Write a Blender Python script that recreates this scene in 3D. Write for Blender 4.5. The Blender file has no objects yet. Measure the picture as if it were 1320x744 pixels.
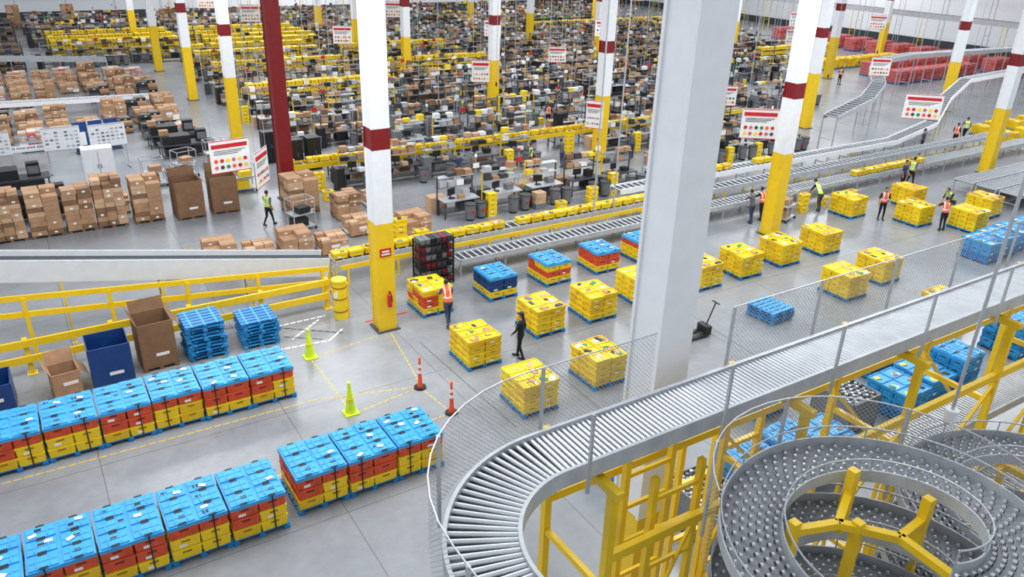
import bpy, math, random
from mathutils import Vector, Matrix
R=random.Random(7)
sc=bpy.context.scene
sc.view_settings.view_transform='Standard'
COL=sc.collection
# ------------------------------------------------------------ materials
def lin(c):
    c=c/255.0
    return c/12.92 if c<=0.04045 else ((c+0.055)/1.055)**2.4
def mat(name,rgb,rough=0.5,metal=0.0,var=0.12,scale=3.0,spec=0.5):
    m=bpy.data.materials.new(name); m.use_nodes=True
    nt=m.node_tree; b=nt.nodes['Principled BSDF']
    c=[lin(v) for v in rgb]
    b.inputs['Roughness'].default_value=rough
    b.inputs['Metallic'].default_value=metal
    b.inputs['Specular IOR Level'].default_value=spec
    if var>0:
        tc=nt.nodes.new('ShaderNodeTexCoord'); n=nt.nodes.new('ShaderNodeTexNoise')
        n.inputs['Scale'].default_value=scale; n.inputs['Detail'].default_value=3
        r=nt.nodes.new('ShaderNodeValToRGB')
        r.color_ramp.elements[0].position=0.3; r.color_ramp.elements[1].position=0.7
        r.color_ramp.elements[0].color=(*[v*(1-var) for v in c],1)
        r.color_ramp.elements[1].color=(*[min(1,v*(1+var)) for v in c],1)
        nt.links.new(tc.outputs['Object'],n.inputs['Vector']); nt.links.new(n.outputs['Fac'],r.inputs['Fac'])
        nt.links.new(r.outputs['Color'],b.inputs['Base Color'])
    else: b.inputs['Base Color'].default_value=(*c,1)
    return m
YEL=mat('yellow_plastic',(238,204,26),0.42,var=0.07)
YEL2=mat('yellow_plastic_worn',(226,186,20),0.45,var=0.08)
YSHADE=mat('yellow_recess_shade_and_bands',(152,114,14),0.6)  # darker yellow: recess shade put into the colour; also the column guard's bands
YPAINT=mat('yellow_steel_paint',(234,194,28),0.38,var=0.05)
BLU=mat('blue_plastic_lid',(52,152,212),0.42,var=0.16,scale=2)
BLUP=mat('blue_pallet_plastic',(28,122,184),0.45)
DBLU=mat('dark_blue_plastic',(20,62,122),0.45)
ORG=mat('orange_red_plastic',(208,78,40),0.45,var=0.16)
CONE=mat('cone_orange',(240,88,40),0.4)
LIME=mat('lime_yellow',(208,236,40),0.5)
WHT=mat('white_paint',(234,236,240),0.45,var=0.03)
SIDEW=mat('conveyor_side_panel',(206,209,213),0.4,var=0.05)
WALL=mat('white_wall',(240,242,246),0.7,var=0.02)
DRED=mat('dark_red_paint',(122,16,24),0.4)
RED=mat('red_print',(196,28,40),0.5)
BLK=mat('black_plastic',(26,27,30),0.45)
DGR=mat('dark_grey',(60,62,67),0.5)
GRY=mat('grey_plastic',(110,113,116),0.5)
LGR=mat('light_grey_metal',(180,184,189),0.4,metal=0.15)
STEEL=mat('galvanised_steel',(182,186,192),0.35,metal=0.4,var=0.08)
ROLL=mat('roller_steel',(206,209,214),0.32,metal=0.4,var=0.06)
BED=mat('conveyor_bed_dark',(62,65,70),0.6)
BEDL=mat('spiral_bed_grey',(150,154,158),0.5)
CARD=mat('cardboard',(168,130,98),0.8,var=0.14)
CARD2=mat('cardboard_light',(192,158,126),0.8,var=0.12)
CARD3=mat('cardboard_dark',(126,94,68),0.85,var=0.12)
PAPER=mat('white_paper',(230,230,230),0.7,var=0.04)
GREEN=mat('green_plastic',(36,128,84),0.5)
PINK=mat('pink_red_plastic',(200,104,106),0.5)
SKINM=mat('skin',(176,124,94),0.5)
HAIR=mat('black_hair',(28,22,20),0.6)
JEAN=mat('denim',(48,60,90),0.8)
CLOTHB=mat('black_cloth',(22,22,26),0.85)
CLOTHG=mat('grey_cloth',(86,88,94),0.85)
VORG=mat('orange_vest',(245,88,36),0.6)
VLIM=mat('lime_vest',(190,226,50),0.6)
REFL=mat('reflective_stripe',(220,222,218),0.3)
SHOE=mat('shoe',(40,40,44),0.5)
def floor_mat():
    m=bpy.data.materials.new('polished_concrete'); m.use_nodes=True
    nt=m.node_tree; b=nt.nodes['Principled BSDF']; L=nt.links.new
    tc=nt.nodes.new('ShaderNodeTexCoord')
    n1=nt.nodes.new('ShaderNodeTexNoise'); n1.inputs['Scale'].default_value=0.16; n1.inputs['Detail'].default_value=8; n1.inputs['Roughness'].default_value=0.65
    r1=nt.nodes.new('ShaderNodeValToRGB')
    r1.color_ramp.elements[0].position=0.3; r1.color_ramp.elements[0].color=(*[lin(v) for v in (112,115,119)],1)
    r1.color_ramp.elements[1].position=0.72; r1.color_ramp.elements[1].color=(*[lin(v) for v in (150,153,157)],1)
    n2=nt.nodes.new('ShaderNodeTexNoise'); n2.inputs['Scale'].default_value=3.5; n2.inputs['Detail'].default_value=6
    br=nt.nodes.new('ShaderNodeTexBrick'); br.inputs['Scale'].default_value=1; br.offset=0
    br.inputs['Brick Width'].default_value=5; br.inputs['Row Height'].default_value=5
    br.inputs['Mortar Size'].default_value=0.012; br.inputs['Mortar Smooth'].default_value=0.2
    br.inputs['Color1'].default_value=(1,1,1,1); br.inputs['Color2'].default_value=(1,1,1,1); br.inputs['Mortar'].default_value=(.5,.5,.5,1)
    mx=nt.nodes.new('ShaderNodeMix'); mx.data_type='RGBA'; mx.blend_type='MULTIPLY'; mx.inputs[0].default_value=1
    mr=nt.nodes.new('ShaderNodeMapRange'); mr.inputs[3].default_value=0.86; mr.inputs[4].default_value=1.12
    mx2=nt.nodes.new('ShaderNodeMix'); mx2.data_type='RGBA'; mx2.blend_type='MULTIPLY'; mx2.inputs[0].default_value=1
    for n in (n1,n2,br): L(tc.outputs['Object'],n.inputs['Vector'])
    L(n1.outputs['Fac'],r1.inputs['Fac']); L(r1.outputs['Color'],mx.inputs[6]); L(br.outputs['Color'],mx.inputs[7])
    L(n2.outputs['Fac'],mr.inputs[0]); L(mx.outputs[2],mx2.inputs[6]); L(mr.outputs[0],mx2.inputs[7])
    L(mx2.outputs[2],b.inputs['Base Color'])
    b.inputs['Roughness'].default_value=0.26
    return m
def mesh_mat():
    m=bpy.data.materials.new('wire_mesh'); m.use_nodes=True; nt=m.node_tree; L=nt.links.new
    b=nt.nodes['Principled BSDF']; out=nt.nodes['Material Output']
    b.inputs['Base Color'].default_value=(.42,.43,.45,1); b.inputs['Metallic'].default_value=.3; b.inputs['Roughness'].default_value=.4
    uv=nt.nodes.new('ShaderNodeUVMap'); sp=nt.nodes.new('ShaderNodeSeparateXYZ'); L(uv.outputs[0],sp.inputs[0])
    def M(op,a,bv):
        n=nt.nodes.new('ShaderNodeMath'); n.operation=op
        for i,x in enumerate((a,bv)):
            if x is None: continue
            if isinstance(x,(int,float)): n.inputs[i].default_value=x
            else: L(x,n.inputs[i])
        return n.outputs[0]
    s=M('ADD',sp.outputs[0],sp.outputs[1]); d=M('SUBTRACT',sp.outputs[0],sp.outputs[1])
    f1=M('LESS_THAN',M('FRACT',M('MULTIPLY',s,14.0),None),0.12)
    f2=M('LESS_THAN',M('FRACT',M('MULTIPLY',d,14.0),None),0.12)
    f=M('MAXIMUM',f1,f2)
    t=nt.nodes.new('ShaderNodeBsdfTransparent'); mix=nt.nodes.new('ShaderNodeMixShader')
    L(f,mix.inputs[0]); L(t.outputs[0],mix.inputs[1]); L(b.outputs[0],mix.inputs[2]); L(mix.outputs[0],out.inputs[0])
    return m
MESHM=mesh_mat()
# ------------------------------------------------------------ mesh builder
class MB:
    def __init__(s): s.v=[];s.f=[];s.m=[];s.s=[];s.mats=[];s.uv={}
    def mi(s,m):
        if m not in s.mats: s.mats.append(m)
        return s.mats.index(m)
    def add(s,vs,fs,m,smooth=False):
        o=len(s.v); s.v.extend(tuple(v) for v in vs); k=s.mi(m)
        for f in fs: s.f.append(tuple(i+o for i in f)); s.m.append(k); s.s.append(smooth)
    BF=[(0,3,2,1),(4,5,6,7),(0,1,5,4),(1,2,6,5),(2,3,7,6),(3,0,4,7)]
    def box(s,x,y,z,sx,sy,sz,m,rz=0,tb=1.0):
        c,sn=math.cos(rz),math.sin(rz); vs=[]
        for zz,t in ((z,tb),(z+sz,1)):
            for a,b in ((-.5,-.5),(.5,-.5),(.5,.5),(-.5,.5)):
                px,py=a*sx*t,b*sy*t; vs.append((x+px*c-py*sn,y+px*sn+py*c,zz))
        s.add(vs,s.BF,m)
    def beam(s,p0,p1,w,h,m):
        p0=Vector(p0);p1=Vector(p1);d=(p1-p0).normalized()
        up=Vector((0,0,1)) if abs(d.z)<.95 else Vector((0,1,0))
        a=d.cross(up).normalized()*(w/2); b=a.cross(d).normalized()*(h/2)
        vs=[p0-a-b,p0+a-b,p0+a+b,p0-a+b,p1-a-b,p1+a-b,p1+a+b,p1-a+b]
        s.add(vs,s.BF,m)
    def cyl(s,p0,p1,r0,r1,m,n=10,smooth=True):
        p0=Vector(p0);p1=Vector(p1);d=(p1-p0).normalized()
        up=Vector((0,0,1)) if abs(d.z)<.9 else Vector((1,0,0))
        a=d.cross(up).normalized(); b=d.cross(a).normalized(); vs=[]
        for p,r in ((p0,r0),(p1,r1)):
            for i in range(n):
                t=2*math.pi*i/n; vs.append(p+a*(r*math.cos(t))+b*(r*math.sin(t)))
        s.add(vs,[(i,(i+1)%n,n+(i+1)%n,n+i) for i in range(n)],m,smooth)
        s.add(vs[:n],[tuple(range(n))],m); s.add(vs[n:],[tuple(reversed(range(n)))],m)
    def quad(s,a,b,c,d,m,uv=None):
        if uv: s.uv[len(s.f)]=uv
        s.add([a,b,c,d],[(0,1,2,3)],m)
    def sph(s,c,rx,ry,rz,m,n=12,k=8,rot=0):
        vs=[];cs,sn=math.cos(rot),math.sin(rot)
        for j in range(k+1):
            ph=math.pi*j/k
            for i in range(n):
                t=2*math.pi*i/n; x=rx*math.sin(ph)*math.cos(t);y=ry*math.sin(ph)*math.sin(t)
                vs.append((c[0]+x*cs-y*sn,c[1]+x*sn+y*cs,c[2]+rz*math.cos(ph)))
        fs=[(j*n+i,(j+1)*n+i,(j+1)*n+(i+1)%n,j*n+(i+1)%n) for j in range(k) for i in range(n)]
        s.add(vs,fs,m,True)
    def mesh(s,name):
        me=bpy.data.meshes.new(name); me.from_pydata(s.v,[],s.f)
        for m in s.mats: me.materials.append(m)
        me.polygons.foreach_set('material_index',s.m); me.polygons.foreach_set('use_smooth',s.s)
        if s.uv:
            ul=me.uv_layers.new(name='UVMap')
            for fi,uvs in s.uv.items():
                for k,li in enumerate(me.polygons[fi].loop_indices): ul.data[li].uv=uvs[k]
        me.update(); return me
    def obj(s,name,loc=(0,0,0),rz=0): return place(s.mesh(name),name,loc,rz)
def place(me,name,loc=(0,0,0),rz=0,sc_=None):
    o=bpy.data.objects.new(name,me); COL.objects.link(o); o.location=loc; o.rotation_euler=(0,0,rz)
    if sc_: o.scale=sc_
    return o
# ------------------------------------------------------------ room
mb=MB(); mb.quad((-60,-10,0),(108,-10,0),(108,128,0),(-60,128,0),floor_mat()); mb.obj('floor')
mb=MB(); mb.box(24,128.15,0,168,.3,24,WALL); mb.obj('wall_back')
mb=MB(); mb.box(24,127.93,0,168,.1,1.1,DGR); mb.obj('baseboard_back')
mb=MB(); mb.box(108.15,59,0,.3,138,24,WALL); mb.obj('wall_right')
mb=MB(); mb.box(107.93,59,0,.1,138,1.0,DGR); mb.obj('baseboard_right')
k=0
for y in (40,58,76):
    mb=MB(); mb.box(0,0,0,.12,9,2.4,GRY)
    for i in range(6): mb.box(-.1,0,.2+i*.38,.1,8.6,.1,LGR)
    mb.obj('window_%d'%(k+1),(107.9,y,11)); k+=1
# ------------------------------------------------------------ columns
def column(x,y,kind='std',w=.66):
    mb=MB()
    def seg(z0,z1,m):
        mb.box(0,-w/2+.03,z0,w,.06,z1-z0,m); mb.box(0,w/2-.03,z0,w,.06,z1-z0,m)
        mb.box(-w/2+.06,0,z0,.06,w-.12,z1-z0,m); mb.box(w/2-.06,0,z0,.06,w-.12,z1-z0,m)
    if kind=='red': seg(0,18,DRED)
    else:
        seg(0,4.1,YPAINT); seg(4.1,6.65,WHT)
        if kind=='std': seg(6.65,7.35,DRED)
        else: seg(6.65,7.35,WHT)
        seg(7.35,18,WHT)
    mb.box(0,0,0,w+.2,w+.2,.04,DGR)
    for sx in (-1,1):
        for sy in (-1,1): mb.cyl((sx*(w/2+.04),sy*(w/2+.04),.04),(sx*(w/2+.04),sy*(w/2+.04),.1),.02,.02,STEEL,6)
    mb.obj('building_column_red' if kind=='red' else 'building_column',(x,y,0))
column(9.8,23.7); column(8.05,8.05,'white',.7); column(11.2,39.5,'red',.7)
for x,y in ((12,52.9),(12.2,67.2),(12.2,81.8),(30.2,23.7),(30.8,38.2),(31.6,52.7),(31,67.2),(32,81.8),(33,96.3),(51.5,24.8),(51,38.5),(52,52.7),(53,67.2),(54,81.8),(68,37.6),(72,25),(72,52.7),(73,67.2),(89.5,40),(91,60),(12.4,96.3),(-8,67.2),(-8,52.9),(-8,81.8),(-28,67.2),(-28,90),(-8,96.3),(54,96.3),(75,96.3)):
    column(x,y)
# ------------------------------------------------------------ totes / pallets
def tote(mb,x,y,z,sx,sy,h,m,top=False,rnd=R):
    dk=YSHADE if m in (YEL,YEL2) else (DRED if m is ORG else DGR)  # dark tone stands in for shade inside the handle holes
    mb.box(x,y,z,sx*.95,sy*.95,h-.03,m,tb=.955)
    if not top: mb.box(x,y,z+h-.075,sx*.985,sy*.985,.06,m)
    for sgn in (-1,1):
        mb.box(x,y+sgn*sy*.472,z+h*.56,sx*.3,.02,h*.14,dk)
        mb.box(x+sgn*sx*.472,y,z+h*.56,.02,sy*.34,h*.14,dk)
        for q in (-.32,.32):
            mb.box(x+q*sx,y+sgn*sy*.472,z+.02,.018,.018,h*.7,m)
            mb.box(x+sgn*sx*.472,y+q*sy,z+.02,.018,.018,h*.7,m)
    if rnd.random()<.35: mb.box(x-.1*sx,y-sy*.485,z+h*.15,sx*.25,.012,h*.22,PAPER)
    if top:
        for sgn in (-1,1):
            mb.box(x,y+sgn*sy*.475,z+h-.1,sx*.99,.03,.1,m); mb.box(x+sgn*sx*.475,y,z+h-.1,.03,sy*.99,.1,m)
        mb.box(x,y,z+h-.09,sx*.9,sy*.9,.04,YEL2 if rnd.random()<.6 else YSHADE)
        for i in range(rnd.randint(1,4)):
            c=rnd.choice([CARD,CARD2,PAPER,PAPER,BLK,DGR,YEL2,GREEN,YEL,CARD,GRY,YEL])
            mb.box(x+rnd.uniform(-.24,.24)*sx,y+rnd.uniform(-.22,.22)*sy,z+h-.06,rnd.uniform(.12,.32),rnd.uniform(.1,.2),rnd.uniform(.03,.07),c,rz=rnd.uniform(0,3))
def pallet(mb,sx,sy,z,m,h=.14):
    n=6
    for i in range(n): mb.box(0,-sy/2+sy/n*(i+.5),z+h-.035,sx,sy/n*.72,.035,m)
    for i in (-1,0,1): mb.box(i*(sx/2-.06),0,z+h-.06,.1,sy,.03,m)
    for i in (-1,0,1):
        for j in (-1,0,1): mb.box(i*(sx/2-.08),j*(sy/2-.08),z,.14,.14,h-.05,m)
def lidtop(mb,x,y,z,sx,sy,m,rnd):
    mb.box(x,y,z-.04,sx*1.0,sy*1.0,.09,m); mb.box(x,y,z+.05,sx*.86,sy*.84,.03,m)
    for sgn in (-1,1):
        mb.box(x+sgn*sx*.2,y,z+.08,sx*.035,sy*.7,.018,m)
        mb.box(x,y+sgn*sy*.42,z+.081,sx*.26,sy*.1,.006,BLK)
    mb.box(x,y,z+.08,sx*.8,sy*.04,.012,m)
    if rnd.random()<.7: mb.box(x+sx*rnd.uniform(-.3,.3),y+sy*rnd.uniform(-.15,.15),z+.081,.13,.09,.008,BLK)
    if rnd.random()<.4: mb.box(x+sx*rnd.uniform(-.25,.25),y+sy*rnd.uniform(-.25,.25),z+.1,.16,.1,.004,PAPER,rz=rnd.uniform(-.6,.6))
def stack(seed,sx,sy,layers,lh,lid=False,strap=False):
    rnd=random.Random(seed); mb=MB(); pallet(mb,sx+.04,sy+.04,0,BLUP); z=.14
    nx,ny=2,3
    for li,c in enumerate(layers):
        last=(li==len(layers)-1) and not lid
        for i in range(nx):
            for j in range(ny):
                m=c if not isinstance(c,(list,tuple)) else rnd.choice(c)
                dz=rnd.choice([0,0,0,-.03]) if last else 0
                tote(mb,-sx/2+sx/nx*(i+.5)+rnd.uniform(-.006,.006),-sy/2+sy/ny*(j+.5),z,sx/nx,sy/ny,lh+dz,m,last,rnd)
        z+=lh
    if lid:
        for i in range(nx):
            for j in range(ny): lidtop(mb,-sx/2+sx/nx*(i+.5),-sy/2+sy/ny*(j+.5),z+rnd.uniform(-.01,.01),sx/nx,sy/ny,lid,rnd)
        z+=.06
    if strap:
        for px in ((-.25*sx,) if seed%2 else (.25*sx,)):
            mb.box(px,-sy/2-.004,.12,.03,.012,z-.1,BLK); mb.box(px,sy/2+.004,.12,.03,.012,z-.1,BLK)
        mb.box(sx/2+.004,.1*sy,.12,.012,.03,z-.1,BLK)
    return mb.mesh('tote_stack_mesh')
YY=[YEL,YEL,YEL2]
ys=[stack(s,1.25,1.4,[YY]*4,.235) for s in (1,2,3,4,5)]
mixed=stack(9,1.25,1.4,[YY,[ORG,ORG,YEL],[ORG,YEL],YY],.235)
bt=[stack(11,1.25,1.4,[YY,ORG,[ORG,ORG,YEL]],.26,lid=BLU),stack(12,1.25,1.4,[YY,ORG,ORG],.26,lid=BLU),stack(13,1.25,1.4,[YY,YEL,ORG],.26,lid=BLU)]
btb=stack(14,1.25,1.4,[YY,DBLU,DBLU],.26,lid=BLU)
def put(me,name,x,y,jr=.03,sc_=None): return place(me,name,(x+.64,y+.72,0),R.uniform(-jr,jr),sc_)
ylist=[(10.9,19.4),(11.0,16.2),(14.1,20.2),(16.5,20.2),(13.8,16.4),(16.9,16.8),(19.0,20.5),(22.2,20.3),(24.6,20.3),(27.2,20.4),(30.0,20.4),(26.8,16.7),(29.5,17.0),(35.7,23.1),(37.7,20.6),(40.2,22.6),(39.4,18.7),(42.4,19.6)]
for i,(x,y) in enumerate(ylist): put(ys[i%5],'yellow_tote_pallet',x,y)
put(mixed,'mixed_tote_pallet',11.3,23.6)
put(btb,'blue_lidded_tote_pallet',14.2,23.6)
for i,x in enumerate((16.9,19.5,21.9)): put(bt[i],'blue_lidded_tote_pallet',x,23.7)
rowm=[stack(20+i,1.3,1.5,[YY,[YEL,YEL2,ORG] if i%2 else [YEL,ORG],ORG],.3,lid=BLU,strap=True) for i in range(5)]
for i in range(9):
    place(rowm[(i*3)%5],'strapped_tote_pallet',(5.57-.66-i*1.345,20.75+.76+R.uniform(-.03,.03),0),R.uniform(-.01,.01))
for i in range(3): place(rowm[(i*2+1)%5],'strapped_tote_pallet',(7.93-.66-i*1.35,15.45+.76,0),R.uniform(-.01,.01))
for i in range(6): place(rowm[(i*2)%5],'strapped_tote_pallet',(3.6-.66-i*1.345,15.2+.76+R.uniform(-.03,.03),0),R.uniform(-.01,.01))
def pallets_stack(n,seed):
    rnd=random.Random(seed); mb=MB()
    for i in range(n):
        q=MB(); pallet(q,1.22,1.3,0,BLUP if i%3 else BLU,.13)
        for j in (-1,0,1): q.box(j*.4,0,.095,.06,1.3,.04,BLU)
        dx,dy,a=rnd.uniform(-.05,.05),rnd.uniform(-.05,.05),rnd.uniform(-.06,.06)
        c,s=math.cos(a),math.sin(a)
        vs=[(x*c-y*s+dx,x*s+y*c+dy,z+i*.12) for x,y,z in q.v]
        for f,mi in zip(q.f,q.m): mb.add([vs[t] for t in f],[tuple(range(len(f)))],q.mats[mi])
    return mb
pallets_stack(4,1).obj('empty_blue_pallet_stack',(23.1,17.4,0),.05)
pallets_stack(11,2).obj('empty_blue_pallet_stack',(3.8,25.0,0),.02)
pallets_stack(8,3).obj('empty_blue_pallet_stack',(5.6,25.0,0),-.03)
bs=stack(31,1.25,1.4,[BLU,BLUP,BLU,BLU],.28,lid=BLU); bs2=stack(32,1.25,1.4,[BLUP,BLU,BLU],.28)
for x,y in ((13.6,9.5),(15.1,9.7),(16.6,9.7),(20.8,10.3),(22.3,10.4),(23.8,10.4),(22.2,12.4),(28,10.6),(29.6,10.6),(37.4,16.2),(38.9,16.3),(36.0,16.1),(40.5,16.3),(33.4,12.6),(11.4,12.3)): put(R.choice([bs,bs2]),'blue_tote_pallet',x,y)
for x,y in ((26.0,12.4),(28.2,13.2),(17.0,12.6),(35.4,13),(37.2,13)): put(ys[2],'yellow_tote_pallet',x,y)
mb=MB(); pallet(mb,1.3,1.4,0,GRY)
for sgn in (-1,1):
    mb.box(0,sgn*.68,.14,1.3,.04,1.0,GRY); mb.box(sgn*.63,0,.14,.04,1.4,1.0,GRY)
for i in range(9):
    for j in range(9): mb.cyl((-.56+i*.14,-.6+j*.15,.7),(-.56+i*.14,-.6+j*.15,1.1+R.uniform(-.03,.05)),.055,.05,LGR if (i+j)%2 else GRY,8)
mp=mb.mesh('parts_crate')
for x,y in ((12.4,10.3),(12.4,8.8),(19.4,11.4),(24.5,13.2)): place(mp,'grey_parts_crate',(x,y,0),.0)
# ------------------------------------------------------------ cartons
def gaylord(name,loc,m,rz=0,h=1.3,w=1.1,flaps=True):
    mb=MB(); t=.03
    for sgn in (-1,1):
        mb.box(0,sgn*(w/2),.12,w,t,h,m); mb.box(sgn*(w/2),0,.12,t,w,h,m)
    mb.box(0,0,.12,w,w,.03,m)
    if flaps:
        z=h+.12
        mb.quad((-w/2,w/2,z),(w/2,w/2,z),(w/2,w/2+.12,z+.4),(-w/2,w/2+.12,z+.4),m)
        mb.quad((-w/2,-w/2,z),(-w/2,w/2,z),(-w/2-.15,w/2,z+.35),(-w/2-.15,-w/2,z+.35),m)
        mb.quad((w/2,-w/2,z),(w/2,w/2,z),(w/2+.25,w/2,z-.25),(w/2+.25,-w/2,z-.25),m)
    p=MB(); pallet(p,w+.05,w+.05,0,CARD3,.12)
    for f,mi in zip(p.f,p.m): mb.add([p.v[t_] for t_ in f],[tuple(range(len(f)))],p.mats[mi])
    mb.box(.1,-w/2-.02,.5,.4,.012,.1,PAPER)
    mb.obj(name,loc,rz)
gaylord('open_cardboard_gaylord',(2.3,25.0,0),CARD3,.05,1.55,1.05)
gaylord('blue_gaylord_bin',(.9,24.5,0),DBLU,0,1.35,1.15,False)
gaylord('small_cardboard_carton',(-.4,24.3,0),CARD,.1,.8,.75)
gaylord('dark_blue_parts_bin',(-2.3,24.4,0),DBLU,0,.9,1.1,False)
gaylord('open_cardboard_gaylord',(6.2,39.2,0),CARD3,.05,1.75,1.25)
gaylord('open_cardboard_gaylord',(7.9,39.3,0),CARD3,-.05,1.75,1.25)
def cartons(seed,w=1.25,hn=8,bh=.24,nx=3,ny=2,cols=None,base=CARD3):
    rnd=random.Random(seed); mb=MB(); pallet(mb,w,w,0,base)
    cols=cols or [CARD,CARD2,CARD,CARD3]
    for k in range(hn):
        for i in range(nx):
            for j in range(ny):
                if k==hn-1 and rnd.random()<.3: continue
                m=rnd.choice(cols); x=-w/2+w/nx*(i+.5)+rnd.uniform(-.02,.02); y=-w/2+w/ny*(j+.5)
                mb.box(x,y,.14+k*bh,w/nx*.97,w/ny*.97,bh*.96,m,rz=rnd.uniform(-.03,.03))
                if rnd.random()<.3: mb.box(x,y-w/ny*.49,.14+k*bh+.05,.12,.01,.08,PAPER)
                if k==hn-1: mb.box(x,y,.14+k*bh+bh*.96,w/nx*.9,.05,.004,CARD2)
    return mb.mesh('carton_stack')
CS=[cartons(41,1.25,10,.2),cartons(42,1.3,9,.22,2,2),cartons(43,1.2,8,.24,2,3),cartons(44,1.3,6,.3,2,2,[CARD2,CARD,CARD]),cartons(45,1.2,5,.22,3,3,[PAPER,CARD2,CARD,CARD2,CARD]),cartons(46,1.25,7,.2,3,3,[PAPER,CARD2,LGR,PINK,CARD],DGR),cartons(47,1.25,6,.24,2,3,[DGR,BLK,GRY,CARD3,CARD],DGR)]
for i,(x) in enumerate((-5.6,-4.2,-2.8,-1.35,.1,1.5,2.8,4.4)): place(CS[i%3],'carton_pallet',(x,39.6,0),R.uniform(-.03,.03),(1.0,1,1.0 if i!=6 else 1.1))
for i,(x,y,k) in enumerate(((4.4,32.2,4),(6.0,32,3),(7.6,32,4),(9.1,31.8,3),(10.7,31.6,4),(12.6,33.2,4),(14.6,31.4,3),(12.9,35.6,2),(14.9,36.5,4),(-6,41.4,4),(-4.4,41.6,3),(3.2,41.5,4))): place(CS[k],'carton_pallet',(x,y,0),R.uniform(-.06,.06),(1,1,.62))
place(CS[1],'carton_pallet',(11.2,37.4,0),.05,(1.2,1,.9))
rr=random.Random(99)
for j,y in enumerate((55.8,58.2,60.6,63,69.4,71.8,74.2,76.6,79)):
    for i in range(20):
        x=-24+i*1.75+rr.uniform(-.1,.1)
        if x>9.6 or rr.random()<.14: continue
        if y<57 and 1<x<6.5: continue
        place(CS[rr.choice([0,1,2,3,4,3,5,5,6,6])],'carton_pallet',(x,y+rr.uniform(-.1,.1),0),rr.uniform(-.06,.06),(1.1,1.1,rr.uniform(.5,1.0)))
pk=stack(51,1.25,1.4,[PINK,PINK,[PINK,ORG],PINK],.3,lid=PINK); gr=stack(52,1.25,1.4,[GREEN,[GREEN,DGR],GREEN],.3)
for i in range(2):
    for j in range(12): place(pk,'red_tote_pallet',(93.5+i*2.1,44.6+j*3.0,0),rr.uniform(-.05,.05),(1.2,1.1,1.1))
for i in range(9): place(pk,'red_tote_pallet',(76.5+i*1.6,48.0,0),rr.uniform(-.05,.05),(1.1,1.1,.9))
for i in range(9): place(pk,'red_tote_pallet',(78+i*1.6,52.0,0),rr.uniform(-.05,.05),(1.1,1.1,1.0))
for i in range(9): place(ys[i%5],'yellow_tote_pallet',(76+i*1.6,57.0,0),rr.uniform(-.05,.05),(1.0,1.1,1.0))
for i in range(16): place(gr if i%3 else CS[1],'green_tote_pallet' if i%3 else 'carton_pallet',(-22+i*2,119.4,0),0,(1.1,1,1.3))
for i in range(14): place(ys[i%5],'yellow_tote_pallet',(61.5+(i%7)*2.4+rr.uniform(-.3,.3),28.6+(i//7)*2.4+rr.uniform(-.2,.2),0),0,(.8,.8,.7))
# ------------------------------------------------------------ conveyors
def frames(pts):
    out=[]
    for i,p in enumerate(pts):
        a=pts[max(0,i-1)];b=pts[min(len(pts)-1,i+1)]
        d=Vector(b)-Vector(a); n=Vector((-d.y,d.x,0)).normalized(); out.append((Vector(p),n))
    return out
def resample(pts,step):
    out=[Vector(pts[0])]
    for a,b in zip(pts,pts[1:]):
        a=Vector(a);b=Vector(b);n=max(1,round((b-a).length/step))
        for i in range(1,n+1): out.append(a.lerp(b,i/n))
    return out
def conveyor(name,pts,w,step=.12,rail=LGR,bed='roller',legs=2.5,legm=None,railh=.16,rr_=.03,zfloor=0,guard=.04,nseg=8):
    mb=MB(); legm=legm or STEEL
    P=frames([Vector(p) for p in pts])
    for (p,n),(q,k) in zip(P,P[1:]):
        for sgn in (-1,1):
            a=p+n*sgn*w/2; b=q+k*sgn*w/2
            mb.beam(a+Vector((0,0,guard-railh/2)),b+Vector((0,0,guard-railh/2)),.05,railh,rail)
        if bed=='belt': mb.quad(p-n*w/2,q-k*w/2,q+k*w/2,p+n*w/2,BED)
        else:
            dz=Vector((0,0,.07)); mb.quad(p-n*w/2-dz,q-k*w/2-dz,q+k*w/2-dz,p+n*w/2-dz,BED)
    S=frames(resample(pts,step))
    if bed=='roller':
        for p,n in S: mb.cyl(p-n*(w/2-.02),p+n*(w/2-.02),rr_,rr_,ROLL,nseg)
    if legs:
        S=frames(resample(pts,legs))
        for p,n in S:
            for sgn in (-1,1):
                a=p+n*sgn*(w/2-.02); mb.beam((a.x,a.y,zfloor),(a.x,a.y,a.z-.1),.06,.06,legm); mb.box(a.x,a.y,zfloor,.14,.14,.015,legm)
            a=p+n*(w/2);b=p-n*(w/2); z=zfloor+(p.z-zfloor)*.35; mb.beam((a.x,a.y,z),(b.x,b.y,z),.04,.04,legm)
    mb.obj(name)
def tote_line(name,x0,x1,y,z,step=.68,gap=.1,rnd=R,w=.42):
    mb=MB(); x=x0
    while x<x1:
        if rnd.random()>gap: tote(mb,x,y+rnd.uniform(-.02,.02),z,.62,w,.26,rnd.choice(YY),True,rnd)
        x+=step
    mb.obj(name)
conveyor('incline_belt_conveyor',[(-9,28.2,4.6),(9.2,28.2,1.14)],1.0,rail=SIDEW,bed='belt',legs=3,railh=.75,guard=.2,legm=YPAINT)
conveyor('tote_conveyor_line',[(9.6,28.4,.98),(60,28.4,.98)],.75,step=.4,rail=LGR,railh=.25,legs=2.2,legm=YPAINT,nseg=6)
tote_line('yellow_tote_row',9.9,27.5,28.4,1.02,gap=.05)
mb=MB()
mb.box(18.7,27.75,.72,18,.05,.18,YPAINT); mb.box(18.7,29.1,.72,18,.05,.18,YPAINT)
for i in range(9): mb.box(10+i*2.2,27.75,0,.08,.06,.75,YPAINT)
mb.obj('yellow_conveyor_guard')
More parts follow.
